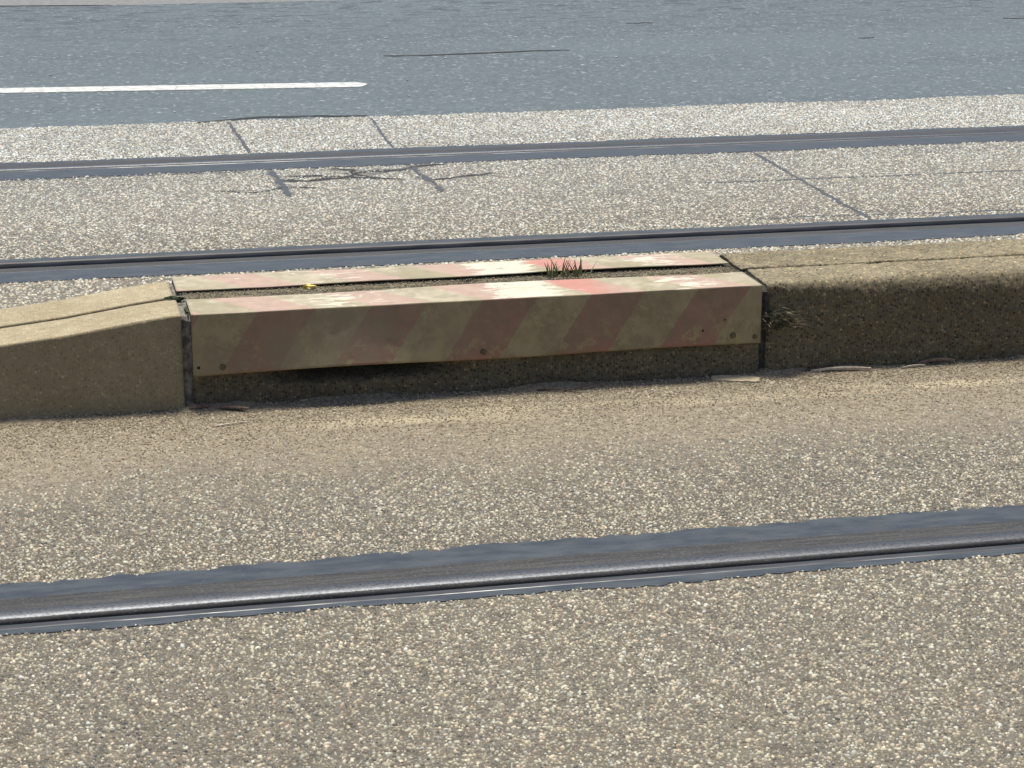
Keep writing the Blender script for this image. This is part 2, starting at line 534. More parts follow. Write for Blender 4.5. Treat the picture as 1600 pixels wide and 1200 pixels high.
# dashed lane line: worn thermoplastic with a slanted end
xs = np.concatenate([np.linspace(-2.2, -.3, 20), np.linspace(-.28, 1.385, 150)])
V = []
for i, x in enumerate(xs):
    c = 9.0 - .0965 * (x + .075); hw = .068
    if x > 1.33: hw = .068 * max(.05, 1 - ((x - 1.33) / .056) ** 2)
    wob = .006 * (float(fbm(x * 25, 1, 31)) - .5); wob2 = .006 * (float(fbm(x * 25, 9, 32)) - .5)
    V += [(x, c - hw + wob, .0005), (x, c - hw * .85 + wob, .0028), (x, c + hw * .85 + wob2, .0028), (x, c + hw + wob2, .0005)]
tag(raw_mesh('road_marking', V, grid_faces(len(xs), 4), M_paint), kind='structure')
for k, xc in enumerate((.02, .33, .62, .80, .97, 1.18)):
    c = 9.0 - .0965 * (xc + .075)
    tar([(xc - .012, c - .062), (xc + .004, c), (xc - .004, c + .062)], .0022, M_crack, 'crack', .0036, .6, 40 + k, False)

# ------------------------------------------------------------------ tar joints and cracks
tar([(2.3817, 6.925), (2.362, 6.42), (2.3408, 5.775)], .008, M_tar, seed=2)
tar([(2.05, 6.425), (2.19, 6.418), (2.35, 6.418), (2.75, 6.416), (3.12, 6.418), (3.7, 6.41), (5, 6.41)], .0075, M_tar, seed=3)
tar([(2.0, 5.842), (2.22, 5.846), (2.52, 5.82), (2.83, 5.81), (3.4, 5.80), (5, 5.80)], .005, M_tar, seed=4)
tar([(.735, 7.985), (.738, 7.60), (.737, 7.285)], .007, M_tar, seed=5)
tar([(1.257, 7.955), (1.235, 7.6), (1.221, 7.285)], .006, M_tar, seed=6)
tar([(.764, 6.94), (.770, 6.70), (.771, 6.48)], .012, M_tar, rough=.9, seed=7)
tar([(1.214, 6.935), (1.226, 6.7), (1.238, 6.46)], .011, M_tar, rough=.9, seed=8)
tar([(-.9, 6.935), (-.075, 6.936), (.40, 6.934), (.76, 6.93)], .0045, M_tar, seed=9)
# spalled, cracked patch between the two short joints
tar([(.772, 6.74), (.86, 6.715), (.95, 6.745), (1.04, 6.80), (1.13, 6.83), (1.214, 6.90)], .016, M_crack, 'crack', jag=.13, rough=1.3, seed=10)
tar([(.80, 6.83), (.90, 6.80), (.99, 6.77), (1.08, 6.73), (1.15, 6.69)], .011, M_crack, 'crack', jag=.13, rough=1.3, seed=11)
tar([(.96, 6.92), (1.01, 6.88), (1.03, 6.81), (1.06, 6.76)], .016, M_crack, 'crack', jag=.13, rough=1.3, seed=12)
tar([(1.232, 6.66), (1.30, 6.665), (1.36, 6.70), (1.45, 6.735)], .010, M_crack, 'crack', jag=.13, rough=1.3, seed=13)
tar([(.56, 6.62), (.64, 6.60), (.77, 6.615), (.87, 6.60)], .006, M_crack, 'crack', jag=.13, rough=1.3, seed=14)
tar([(1.214, 6.88), (1.26, 6.91), (1.33, 6.93)], .016, M_crack, 'crack', jag=.13, rough=1.3, seed=15)
# cracks in the asphalt
tar([(1.60, 9.752), (1.85, 9.742), (2.10, 9.77), (2.30, 9.79), (2.4637, 9.776)], .007, M_crack, 'crack', .004, .7, 16, False)
tar([(.62, 7.985), (.709, 8.012), (.78, 8.045), (.86, 8.07), (.961, 8.052), (1.1, 8.04), (1.25, 8.01)], .0085, M_crack, 'crack', .004, .7, 17, False)
for k in range(3):
    x = rng.uniform(-.3, 5.0); y = rng.uniform(11.0, 12.7) if k > 6 else rng.uniform(9.0, 11)
    L = rng.uniform(.04, .17)
    pts = [(x + L * t, y + rng.uniform(-.012, .012)) for t in (0, .35, .7, 1)]
    tar(pts, rng.uniform(.002, .004), M_crack, 'crack', .004, .8, 60 + k, False)

# ------------------------------------------------------------------ exposed aggregate pavement
def pebbles(x0, x1, ylo, yhi, ymin, ymax, sp, rmin, rmax, seed, dirty=False, bias=0.0):
    r = np.random.default_rng(seed)
    nx = int((x1 - x0) / sp); ny = int((ymax - ymin) / (sp * .87))
    ii, jj = np.meshgrid(np.arange(nx), np.arange(ny), indexing='ij')
    X = x0 + (ii + .5 * (jj % 2) + r.uniform(-.45, .45, ii.shape)) * sp
    Y = ymin + (jj + r.uniform(-.45, .45, ii.shape)) * sp * .87
    X = X.ravel(); Y = Y.ravel()
    lo = ylo(X) if callable(ylo) else ylo
    hi = yhi(X) if callable(yhi) else yhi
    k = (Y > lo + r.uniform(-.004, .004, X.shape)) & (Y < hi + r.uniform(-.004, .004, X.shape)) & (r.random(X.shape) > .10)
    # visible wedge with a generous margin
    k &= (X > Y * -.006 - .65) & (X < Y * .48 + .75)
    for pts, hw in tar_paths:
        k &= path_dist(X, Y, pts) > hw * r.uniform(.7, 1.25, X.shape)
    X = X[k]; Y = Y[k]; n = len(X)
    R = rmin + (rmax - rmin) * r.random(n) ** 1.6
    H = r.uniform(.0006, .0032, n) * (.55 * R / rmax + .45)
    tone = np.clip(bias + r.beta(1.5, 1.75, n) * .92 + (fbm(X * 1.3, Y * 3.0, 50) - .5) * .22 + (fbm(X * 9, Y * 9, 51) - .5) * .10, 0, 1)
    odd = r.random(n)
    tone = np.where(odd > .985, r.uniform(.9, .95, n), tone)
    tone = np.where(odd < .06, r.uniform(.95, 1.0, n), tone)
    if dirty:
        d = sstep(3.55, 4.0, Y + (fbm(X * 3.2, Y * 3.2, 77) - .5) * .5)
        d2 = d * (.55 + .45 * sstep(.42, .58, fbm(X * 17, Y * 17, 78)))
        H = H * (1 - .5 * d2); keep = r.random(n) > d2 * .45
        R = R * (1 - .15 * d2)
        X, Y, R, H, tone = X[keep], Y[keep], R[keep], H[keep], tone[keep]; n = len(X)
    K = 6
    ang0 = r.uniform(0, 2 * pi, n)
    el = r.uniform(1.0, 1.75, n); ori = r.uniform(0, pi, n)
    th = ang0[:, None] + np.arange(K)[None] * 2 * pi / K + r.uniform(-.3, .3, (n, K))
    rad = R[:, None] * r.uniform(.75, 1.2, (n, K))
    lx = rad * np.cos(th) * np.sqrt(el)[:, None]; ly = rad * np.sin(th) / np.sqrt(el)[:, None]
    co, so = np.cos(ori)[:, None], np.sin(ori)[:, None]
    px = lx * co - ly * so; py = lx * so + ly * co
    tx = r.normal(0, .16, n)[:, None]; ty = r.normal(0, .16, n)[:, None]
    V = np.zeros((n, 2 * K + 1, 3))
    V[:, :K, 0] = X[:, None] + px; V[:, :K, 1] = Y[:, None] + py; V[:, :K, 2] = -.0006
    f2 = r.uniform(.55, .8, (n, K))
    V[:, K:2 * K, 0] = X[:, None] + px * f2; V[:, K:2 * K, 1] = Y[:, None] + py * f2
    V[:, K:2 * K, 2] = H[:, None] * r.uniform(.7, 1.0, (n, K)) + tx * px * f2 + ty * py * f2
    V[:, 2 * K, 0] = X; V[:, 2 * K, 1] = Y; V[:, 2 * K, 2] = H * 1.08
    base = (np.arange(n) * (2 * K + 1))[:, None]
    a = np.arange(K); b = (a + 1) % K
    quads = np.stack([a, b, b + K, a + K], 1)[None] + base[:, :, None]
    tris = np.stack([a + K, b + K, np.full(K, 2 * K)], 1)[None] + base[:, :, None]
    return V.reshape(-1, 3), quads.reshape(-1, 4), tris.reshape(-1, 3), np.repeat(tone, 2 * K + 1)

def pavement(lo, hi, ymin, ymax, sp, rmin, rmax, seed, x0, x1, dirty=False, bias=0.0):
    xs = fine_x(.012)
    a = lo(xs) if callable(lo) else np.full(xs.shape, lo)
    b = hi(xs) if callable(hi) else np.full(xs.shape, hi)
    # bed of mortar, running under the edge of the sealant
    bv = np.zeros((len(xs), 4, 3))
    bv[:, :, 0] = xs[:, None]
    bv[:, 0, 1] = a - .004; bv[:, 1, 1] = a - .004; bv[:, 2, 1] = b + .004; bv[:, 3, 1] = b + .004
    bv[:, 0, 2] = -.07; bv[:, 3, 2] = -.07; bv[:, 1:3, 2] = 0
    bv = bv.reshape(-1, 3); bq = np.array(grid_faces(len(xs), 4))
    V, q, t, tone = pebbles(x0, x1, lo, hi, ymin, ymax, sp, rmin, rmax, seed, dirty, bias)
    nb = len(bv)
    verts = np.concatenate([bv, V]); quads = np.concatenate([bq, q + nb]); tris = t + nb
    me = bpy.data.meshes.new('pavement')
    me.vertices.add(len(verts)); me.vertices.foreach_set('co', verts.ravel().astype(np.float32))
    li = np.concatenate([quads.ravel(), tris.ravel()]).astype(np.int32)
    me.loops.add(len(li)); me.loops.foreach_set('vertex_index', li)
    nq, ntri = len(quads), len(tris)
    st = np.concatenate([np.arange(nq) * 4, nq * 4 + np.arange(ntri) * 3]).astype(np.int32)
    me.polygons.add(nq + ntri); me.polygons.foreach_set('loop_start', st)
    me.materials.append(M_mortar); me.materials.append(M_pebble)
    mi = np.ones(nq + ntri, np.int32); mi[:len(bq)] = 0
    me.polygons.foreach_set('material_index', mi)
    me.update(calc_edges=True)
    at = me.attributes.new('tone', 'FLOAT', 'POINT')
    at.data.foreach_set('value', np.concatenate([np.full(nb, .3), tone]).astype(np.float32))
    me.validate()
    o = bpy.data.objects.new('pavement', me); C.objects.link(o)
    return tag(o, kind='structure')

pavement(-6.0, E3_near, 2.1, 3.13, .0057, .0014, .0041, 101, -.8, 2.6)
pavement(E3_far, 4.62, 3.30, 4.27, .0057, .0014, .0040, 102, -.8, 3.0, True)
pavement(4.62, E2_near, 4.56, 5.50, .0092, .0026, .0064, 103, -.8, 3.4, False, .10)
pavement(E2_far, E1_near, 5.74, 6.98, .0086, .0024, .0062, 104, -.8, 4.2, False, .08)  # tone bias lifts the pebbles slightly for sky sheen, as colour
pavement(E1_far, E_road, 7.24, 8.03, .0092, .0026, .0068, 105, -.8, 4.8, False, .24)  # palest pebbles: the sheen of the sky is painted in through the tone bias

# ------------------------------------------------------------------ tram rails
def rail(gauge_y, side, near_e, far_e, label):
    """grooved rail set in bitumen. gauge_y: gauge face; side +1: head lies away from the viewer, groove towards them."""
    t = thing('tram_rail', (1.0, gauge_y, 0), label, 'tram rail', 'grooved tram rails set in the pavement')
    xs = np.concatenate([[XS0], np.arange(XF0, XF1, .05), [12, XS1]])
    def sweep(name, prof, m, pol=None, smooth=True):
        V = []
        for x in xs:
            for (d, z) in prof: V.append((x, gauge_y + side * d, z))
        F = grid_faces(len(xs), len(prof))
        if side < 0: F = [f[::-1] for f in F]
        o = raw_mesh(name, V, F, m, smooth=smooth)
        if pol is not None:
            a = o.data.attributes.new('polish', 'FLOAT', 'POINT')
            a.data.foreach_set('value', np.tile(np.array(pol, np.float32), len(xs)))
        return put(o, t)
    if side > 0:
        head = [(.002, -.050), (.001, -.034), (.000, -.022), (.000, -.0085), (.0012, -.0048), (.005, -.0018), (.012, .0006), (.022, .0022), (.034, .0030), (.050, .0030), (.075, .0028), (.078, .0005), (.078, -.02)]
        pol = [0, 0, 0, 0, .05, .7, 1, .8, .12, 0, 0, 0, 0]
        head = [(d, z) for d, z in head]
    else:
        head = [(-.002, -.050), (.000, -.030), (.001, -.014), (.003, -.006), (.008, -.001), (.016, .0014), (.028, .0024), (.045, .0024), (.056, .0022), (.062, .0016), (.066, -.001), (.066, -.02)]
        pol = [0, 0, 0, .1, .22, .25, .12, .08, .12, .52, .42, 0]
    sweep('rail_head', head, M_steel, pol)
    g0 = -.027 if side > 0 else -.045
    sweep('groove', [(g0 - .001, -.041), (g0 + .008, -.045), (-.010, -.045), (.0, -.041)], M_groove)
    lw = .024 if side > 0 else .030
    lip = [(g0 + .0015, -.046), (g0, -.010), (g0 - .002, -.001), (g0 - .005, .0016), (g0 - lw + .004, .0022), (g0 - lw + .001, .0018), (g0 - lw, 0), (g0 - lw, -.02)]
    sweep('guard_lip', lip, M_lip, [0, 0, .1, .1, .2, .52, .45, 0])
    # poured bitumen either side
    if side > 0:
        n_hi = gauge_y + g0 - lw; f_lo = gauge_y + .078
    else:
        n_hi = gauge_y - .066; f_lo = gauge_y - g0 + lw
    put(ruled('sealant_strip', near_e, n_hi, .0016, M_seal, .010, 3, .05), t)
    put(ruled('sealant_strip', f_lo, far_e, .0016, M_seal, .010, 3, .05), t)
    return t

rail(3.178, +1, E3_near, E3_far, 'steel tram rail in the foreground pavement, nearest the viewer, with a bright polished edge')
rail(5.660, -1, E2_near, E2_far, 'dark tram rail running right behind the striped kerb, with a thin bright line along it')
rail(7.140, +1, E1_near, E1_far, 'far tram rail beside the pale pavement strip along the asphalt road')

# ------------------------------------------------------------------ kerb stones
def ramp_z(x):
    return float(np.interp(x, [-2.0, -1.3, -.6, -.25, -.0655, .0653, .1974, .2649, .30], [.012, .05, .105, .138, .1535, .1670, .1865, .1945, .1975]))

def kerb(x0, x1, y0, y1, ztop, r0, r1, amp, cell, seed, m, name='kerb_stone', batter=0.0, step=.0035, xcoarse=None, tamp=.4, hollow=False):
    """one concrete block. ztop(x); r0 front and r1 back top-edge radius (r0 may vary with x); amp relief height of stones in its face"""
    xs = np.arange(x0, x1 + step * .5, step)
    if xcoarse is not None:
        xs = np.concatenate([xcoarse[0], xs, xcoarse[1]])
    secs = []
    nF, nR, nT = 46, 10, 40
    V = np.zeros((len(xs), nF + nR + nT + nR + 6, 3)); NN = np.zeros_like(V); SS = np.zeros(V.shape[:2])
    for i, x in enumerate(xs):
        zt = ztop(x); rf = r0(x) if callable(r0) else r0
        pts = []; nor = []
        for k in range(nF):
            f = k / nF
            z = -.03 + (zt - rf + .03) * f
            pts.append((y0 + batter * (max(z, 0) / max(zt, .01)) , z)); nor.append((-1, 0))
        yb = y0 + batter
        for k in range(nR):
            a = (k / nR) * pi / 2
            pts.append((yb + rf - rf * cos(a), zt - rf + rf * sin(a))); nor.append((-cos(a), sin(a)))
        for k in range(nT):
            pts.append((yb + rf + (y1 - r1 - yb - rf) * k / nT, zt)); nor.append((0, 1))
        for k in range(nR):
            a = (k / nR) * pi / 2
            pts.append((y1 - r1 + r1 * sin(a), zt - r1 + r1 * cos(a))); nor.append((sin(a), cos(a)))
        for k in range(6):
            pts.append((y1, (zt - r1) + (-.03 - zt + r1) * k / 5)); nor.append((1, 0))
        pts = np.array(pts); nor = np.array(nor)
        s = np.concatenate([[0], np.cumsum(np.hypot(*np.diff(pts, axis=0).T))])
        V[i, :, 0] = x; V[i, :, 1:] = pts; NN[i, :, 1:] = nor; SS[i] = s
    XX = V[:, :, 0]
    d1, id1 = worley(XX / cell, SS / cell, seed)
    d2, id2 = worley(XX / (cell * .45), SS / (cell * .45), seed + 20)
    relief = amp * ((np.clip(.75 - d1, 0, 1) * (.3 + 1.0 * id1)) * 1.3 + .45 * np.clip(.75 - d2, 0, 1) - .5)
    relief += amp * 1.0 * (fbm(XX * 30, SS * 30, seed + 3, 4) - .5) * 2
    D0 = .0022 * (fbm(XX * 6, SS * 6, seed + 7, 3) - .5) * 2
    tw = 1 - (1 - tamp) * np.clip(NN[:, :, 2], 0, 1)
    # chipped ends
    e = np.minimum(XX - xs[0], xs[-1] - XX)
    chip = -.006 * np.exp(-e / .006) * fbm(XX * 0 + SS * 40, SS * 3, seed + 9, 3)
    D = relief * tw + chip + D0 * (1 - .8 * np.clip(NN[:, :, 2], 0, 1))
    if hollow:      # broken-out pocket behind the sprung sheet
        ZZ = V[:, :, 2]
        D -= .065 * np.exp(-((XX - .64) / .17) ** 4) * sstep(.036, .066, ZZ + .02 * (fbm(XX * 22, ZZ * 22, 33) - .5)) * (NN[:, :, 1] < -.9) * (ZZ < .15)
    W = V + NN * D[:, :, None]
    n, k = V.shape[:2]
    F = [f[::-1] for f in grid_faces(n, k)]
    caps = [tuple(range(k)), tuple((n - 1) * k + j for j in range(k))[::-1]]
    o = raw_mesh(name, W.reshape(-1, 3), F + caps, m, smooth=True)
    a = o.data.attributes.new('flatn', 'FLOAT_VECTOR', 'POINT')
    a.data.foreach_set('vector', NN.reshape(-1).astype(np.float32))
    for p in o.data.polygons[-2:]: p.use_smooth = False
    return o

GRP = 'concrete kerb stones of the double kerb'
tag(kerb(-1.9, .2865, 4.2446, 4.386, ramp_z, .006, .005, .0006, .006, 11, M_kerbL, step=.005),
    'smooth tan ramped kerb stone at the left, the one nearer the viewer', 'kerb stone', GRP)
tag(kerb(-1.9, .2790, 4.392, 4.545, lambda x: ramp_z(x) + .003, .005, .008, .0006, .006, 12, M_kerbL, step=.005),
    'smooth tan ramped kerb stone at the left, the one nearer the dark rail', 'kerb stone', GRP)
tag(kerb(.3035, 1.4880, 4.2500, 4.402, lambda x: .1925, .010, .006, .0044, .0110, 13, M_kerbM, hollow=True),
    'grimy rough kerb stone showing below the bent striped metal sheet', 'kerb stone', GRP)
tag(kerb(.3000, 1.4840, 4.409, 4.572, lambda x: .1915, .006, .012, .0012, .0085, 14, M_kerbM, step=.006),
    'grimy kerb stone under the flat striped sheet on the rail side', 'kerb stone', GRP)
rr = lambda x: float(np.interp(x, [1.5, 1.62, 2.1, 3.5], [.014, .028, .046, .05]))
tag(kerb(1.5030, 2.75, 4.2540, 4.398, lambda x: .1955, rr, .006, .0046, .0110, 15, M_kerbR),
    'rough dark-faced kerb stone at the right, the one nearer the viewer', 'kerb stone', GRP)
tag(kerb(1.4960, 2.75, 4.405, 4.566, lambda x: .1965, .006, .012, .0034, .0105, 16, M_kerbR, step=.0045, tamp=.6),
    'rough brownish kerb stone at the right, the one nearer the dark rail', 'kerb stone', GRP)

# mortar in the two cross joints
def joint(x0, x1, label, seed, zf, m=None):
    P = [(4.262, -.02), (4.258, .06), (4.254, .13), (4.256, .180), (4.266, .1905), (4.30, .193), (4.36, .192), (4.42, .190), (4.50, .192), (4.555, .190), (4.562, -.02)]
    prof = []
    for (a, b), (c, d) in zip(P[:-1], P[1:]):
        n = max(2, int(math.hypot(c - a, d - b) / .004))
        for i in range(n): prof.append((a + (c - a) * i / n, b + (d - b) * i / n))
    prof.append(P[-1])
    xs = np.linspace(x0, x1, 9)
    V = []
    for x in xs:
        for k, (y, z) in enumerate(prof):
            n = float(fbm(x * 120, k * .35, seed, 3)) - .5
            dip = -.003 * (1 - abs((x - (x0 + x1) / 2) / ((x1 - x0) / 2)) ** 2)
            V.append((x, y - dip * (z < .18) + n * .014, z * zf + (dip + n * .005) * (z > .18)))
    F = [f[::-1] for f in grid_faces(len(xs), len(prof))]
    return tag(raw_mesh('mortar_joint', V, F, m or M_joint, smooth=True), label, 'mortar joint')
joint(.268, .3115, 'grey mossy mortar joint between the left ramped kerb and the striped sheet', 21, 1.0)
joint(1.4845, 1.5075, 'dark narrow joint between the striped sheet and the right rough kerb', 22, .985, M_jdark)

# ------------------------------------------------------------------ striped sheet covers
def cover_sheet(name, x0, x1, path, bulge, phase, thick=.0022, flip=1):
    """bent sheet metal: path is a list of (y, z, unfolded distance); bulge(x, v) gives (dy, dz)"""
    xs = np.linspace(x0, x1, 190)
    V = []; A = []
    for x in xs:
        for (y, z, v) in path:
            dy, dz = bulge(x, v)
            V.append((x, y + dy, z + dz)); A.append((x, v, phase))
    F = [f[::-1] for f in grid_faces(len(xs), len(path))]
    o = raw_mesh(name, V, F, M_cover, smooth=True)
    a = o.data.attributes.new('sheet', 'FLOAT_VECTOR', 'POINT')
    a.data.foreach_set('vector', np.array(A, np.float32).ravel())
    md = o.modifiers.new('thickness', 'SOLIDIFY'); md.thickness = thick; md.offset = -1
    return o

def bent_path(yf, zb, zt, yb, r, n=26):
    P = []
    L = zt - r - zb
    for i in range(n): P.append((yf, zb + L * i / n, None))
    for i in range(8):
        a = i / 8 * pi / 2
        P.append((yf + r - r * cos(a), zt - r + r * sin(a), None))
    for i in range(n + 1): P.append((yf + r + (yb - yf - r) * i / n, zt, None))
    pts = np.array([(p[0], p[1]) for p in P])
    s = np.concatenate([[0], np.cumsum(np.hypot(*np.diff(pts, axis=0).T))])
    fold = s[n + 4]
    return [(p[0], p[1], float(q - fold)) for p, q in zip(P, s)]

X0c, X1c = .3035, 1.4845
def bulge_front(x, v):
    dy = dz = 0.0
    if v < 0:
        t = min(1, -v / .125)
        # the sheet has sprung off the kerb between its screws
        dy -= t ** 1.6 * (.026 * math.exp(-((x - .63) / .17) ** 2) + .003 * math.exp(-((x - 1.15) / .18) ** 2))
        dz += t * .009 * math.exp(-((x - .64) / .18) ** 2) + t * .0035 * ((x - .30) / 1.18 - .5) - t * .0015 * sin(x * 9)
        dy += .0014 * (float(fbm(x * 7, v * 12, 5, 3)) - .5) * 2
        # two old dents
        for (dx, dv, r, dep) in ((.585, -.052, .012, .0028), (.605, -.047, .007, .002), (.70, -.085, .010, .0022), (.735, -.10, .008, .0018)):
            q = ((x - dx) / r) ** 2 + ((v - dv) / r) ** 2
            if q < 9: dy += dep * math.exp(-q)
    else:
        dz += .0016 * (float(fbm(x * 6, v * 14, 6, 3)) - .45) * 2 * min(1, v / .03)
        dz += .002 * (v / .13) * sin(x * 7 + 1)
    return dy, dz

tc = thing('kerb_cover', (.9, 4.25, .19), 'bent red and cream striped metal sheet over the kerb front and top', 'metal cover', 'striped metal sheets screwed onto the kerb')
sh = cover_sheet('metal_sheet', X0c, X1c, bent_path(4.2362, .0725, .1975, 4.368, .0035), bulge_front, 1.116)
put(sh, tc)

def bulge_back(x, v):
    t = (4.447 - v) / .12
    dz = .0035 * math.exp(-((x - 1.05) / .35) ** 2) * max(0, 1 - (v / .13)) + .002 * (float(fbm(x * 6, v * 12, 8, 3)) - .5) * 2
    return 0.0, dz
tb = thing('kerb_cover', (.9, 4.51, .19), 'flat red and cream striped metal sheet on the kerb top beside the dark rail', 'metal cover', 'striped metal sheets screwed onto the kerb')
pb = []
n = 26
for i in range(n + 1): pb.append((4.444 + (4.576 - .004 - 4.444) * i / n, .1985, .132 * i / n))
for i in range(1, 9):
    a = i / 8 * pi / 2; pb.append((4.572 + .004 * sin(a), .1945 + .004 * cos(a), .132 + .006 * i / 8))
for i in range(1, 14): pb.append((4.576, .1945 - .10 * i / 13, .138 + .10 * i / 13))
sh2 = cover_sheet('metal_sheet', .2905, 1.4790, [(y, z, v + .002) for y, z, v in pb], bulge_back, .655)
put(sh2, tb)

def dome(name, x, z, r, h, m, parent, ymap=4.2362, slot=True):
    bm = bmesh.new()
    rings = [(1.0, 0), (1.0, .25), (.85, .7), (.5, .95)]
    vs = []
    for (f, hh) in rings:
        vs.append([bm.verts.new((x + r * f * cos(a), ymap - h * hh, z + r * f * sin(a))) for a in np.linspace(0, 2 * pi, 14, endpoint=False)])
    top = bm.verts.new((x, ymap - h * (.75 if slot else 1), z))
    for A, B in zip(vs[:-1], vs[1:]):
        for k in range(14): bm.faces.new((A[k], A[(k + 1) % 14], B[(k + 1) % 14], B[k]))
    for k in range(14): bm.faces.new((vs[-1][k], vs[-1][(k + 1) % 14], top))
    me = bpy.data.meshes.new(name); bm.to_mesh(me); bm.free(); me.materials.append(m)
    o = bpy.data.objects.new(name, me); C.objects.link(o)
    return put(o, parent)

def front_y(x, z):
    dy, dz = bulge_front(x, -(.197 - z))
    return 4.2362 + dy
for (x, z, r) in ((.3621, .0874, .0062), (.8908, .0885, .0062), (1.4234, .0925, .0066), (1.4715, .0870, .0048)):
    dome('screw', x, z, r, .0055, M_screw, tc, front_y(x, z) + .0005)
for (x, z, r) in ((.3145, .0880, .0034), (1.3574, .1065, .0026), (1.405, .1270, .0022)):
    dome('screw_hole', x, z, r, .0006, M_hole, tc, front_y(x, z) + .0002, False)

# ------------------------------------------------------------------ loose things
def lump(name, c, sx, sy, sz, seed, m, label, cat, group=None, rough=.5, sub=3, rot=0.0):
    bm = bmesh.new()
    bmesh.ops.create_icosphere(bm, subdivisions=sub, radius=1)
    for v in bm.verts:
        p = v.co.copy()
        n = float(fbm(p.x * 2.2 + seed, p.y * 2.2 + p.z * 1.7, seed, 4)) - .5
        q = p * (1 + rough * n * 2)
        x, y = q.x * sx, q.y * sy
        v.co = (x * cos(rot) - y * sin(rot), x * sin(rot) + y * cos(rot), q.z * sz)
    me = bpy.data.meshes.new(name); bm.to_mesh(me); bm.free(); me.materials.append(m)
    o = bpy.data.objects.new(name, me); C.objects.link(o); o.location = c
    return tag(o, label, cat, group)

def chip(name, a, b, wid, z, thick, m, label, cat, seed, curl=.0, group=None):
    """a splinter or flake from a to b: tapered, ragged, with real thickness"""
    r = random.Random(seed)
    a = np.array(a); b = np.array(b); n = 12
    T = (b - a) / np.linalg.norm(b - a); N = np.array([-T[1], T[0]])
    V = []
    for i in range(n):
        t = i / (n - 1)
        wv = wid * (.35 + .65 * sin(pi * min(1, max(0, t * .9 + .05)))) * r.uniform(.8, 1.15)
        p = a + (b - a) * t + N * r.uniform(-.1, .1) * wid
        zz = z + curl * sin(pi * t) + curl * .6 * t
        for s, dz in ((-1, 0), (1, 0), (1, thick), (-1, thick)):
            q = p + N * s * wv * .5
            V.append((q[0], q[1], zz + dz + (.25 * wid if s > 0 else 0) * .3))
    F = []
    for i in range(n - 1):
        for k in range(4):
            F.append((i * 4 + k, i * 4 + (k + 1) % 4, i * 4 + 4 + (k + 1) % 4, i * 4 + 4 + k))
    F += [(3, 2, 1, 0), tuple((n - 1) * 4 + k for k in range(4))]
    return tag(raw_mesh(name, V, F, m), label, cat, group)

chip('bark_chip', (.292, 4.236), (.338, 4.240), .014, .002, .004, M_bark, 'dark brown bark chip at the foot of the left joint, leaning on the kerb', 'bark chip', 1, .004)
chip('bark_chip', (.342, 4.232), (.408, 4.205), .011, .0035, .0028, M_bark, 'pinkish bark splinter lying in front of the kerb below the left screw', 'bark chip', 2, .003)
chip('stick', (1.600, 4.240), (1.728, 4.222), .007, .002, .004, M_straw, 'pale split stick lying along the foot of the right kerb', 'stick', 3, .004)
chip('bark_chip', (1.585, 4.246), (1.67, 4.240), .010, .002, .003, M_twig, 'dark splinter tucked behind the pale stick by the right kerb', 'bark chip', 4, .003)
chip('bark_chip', (1.845, 4.243), (1.925, 4.240), .010, .003, .004, M_bark, 'reddish bark strip at the foot of the right kerb near the photo edge', 'bark chip', 5, .006)
chip('bark_chip', (1.80, 4.226), (1.855, 4.232), .005, .002, .002, M_straw, 'thin pale splinter in front of the reddish bark strip', 'bark chip', 6, .002)
chip('stone_flake', (1.378, 4.234), (1.472, 4.200), .040, .0005, .0035, M_flake, 'flat tan stone flake lying at the foot of the right joint', 'stone flake', 7, .0)
chip('straw', (.325, 4.112), (.395, 4.128), .0035, .001, .0018, M_straw, 'thin pale straw lying on the silt left of the kerb face', 'straw', 8, .001)

def tube(V, F, pts, r0, r1, k=6):
    pts = [Vector(p) for p in pts]; base = len(V); n = len(pts)
    for i, p in enumerate(pts):
        t = (pts[min(i + 1, n - 1)] - pts[max(i - 1, 0)]).normalized()
        u = t.cross(Vector((0, 0, 1)) if abs(t.z) < .9 else Vector((1, 0, 0))).normalized(); v = t.cross(u)
        r = r0 + (r1 - r0) * i / (n - 1)
        for j in range(k):
            a = 2 * pi * j / k; q = p + (u * cos(a) + v * sin(a)) * r
            V.append(tuple(q))
    for i in range(n - 1):
        for j in range(k):
            F.append((base + i * k + j, base + i * k + (j + 1) % k, base + (i + 1) * k + (j + 1) % k, base + (i + 1) * k + j))
    F.append(tuple(base + j for j in range(k))[::-1]); F.append(tuple(base + (n - 1) * k + j for j in range(k)))

V, F = [], []
tube(V, F, [(1.000, 4.222, .004), (1.03, 4.216, .006), (1.058, 4.206, .005), (1.075, 4.208, .005), (1.11, 4.217, .009), (1.14, 4.232, .010), (1.162, 4.238, .013)], .0018, .0010)
tube(V, F, [(1.058, 4.206, .005), (1.073, 4.190, .004), (1.10, 4.186, .003)], .0013, .0007)
tube(V, F, [(1.092, 4.212, .007), (1.094, 4.222, .012)], .0011, .0006)
tag(raw_mesh('twig', V, F, M_twig, smooth=True), 'thin dark forked twig lying in front of the middle of the kerb', 'twig')

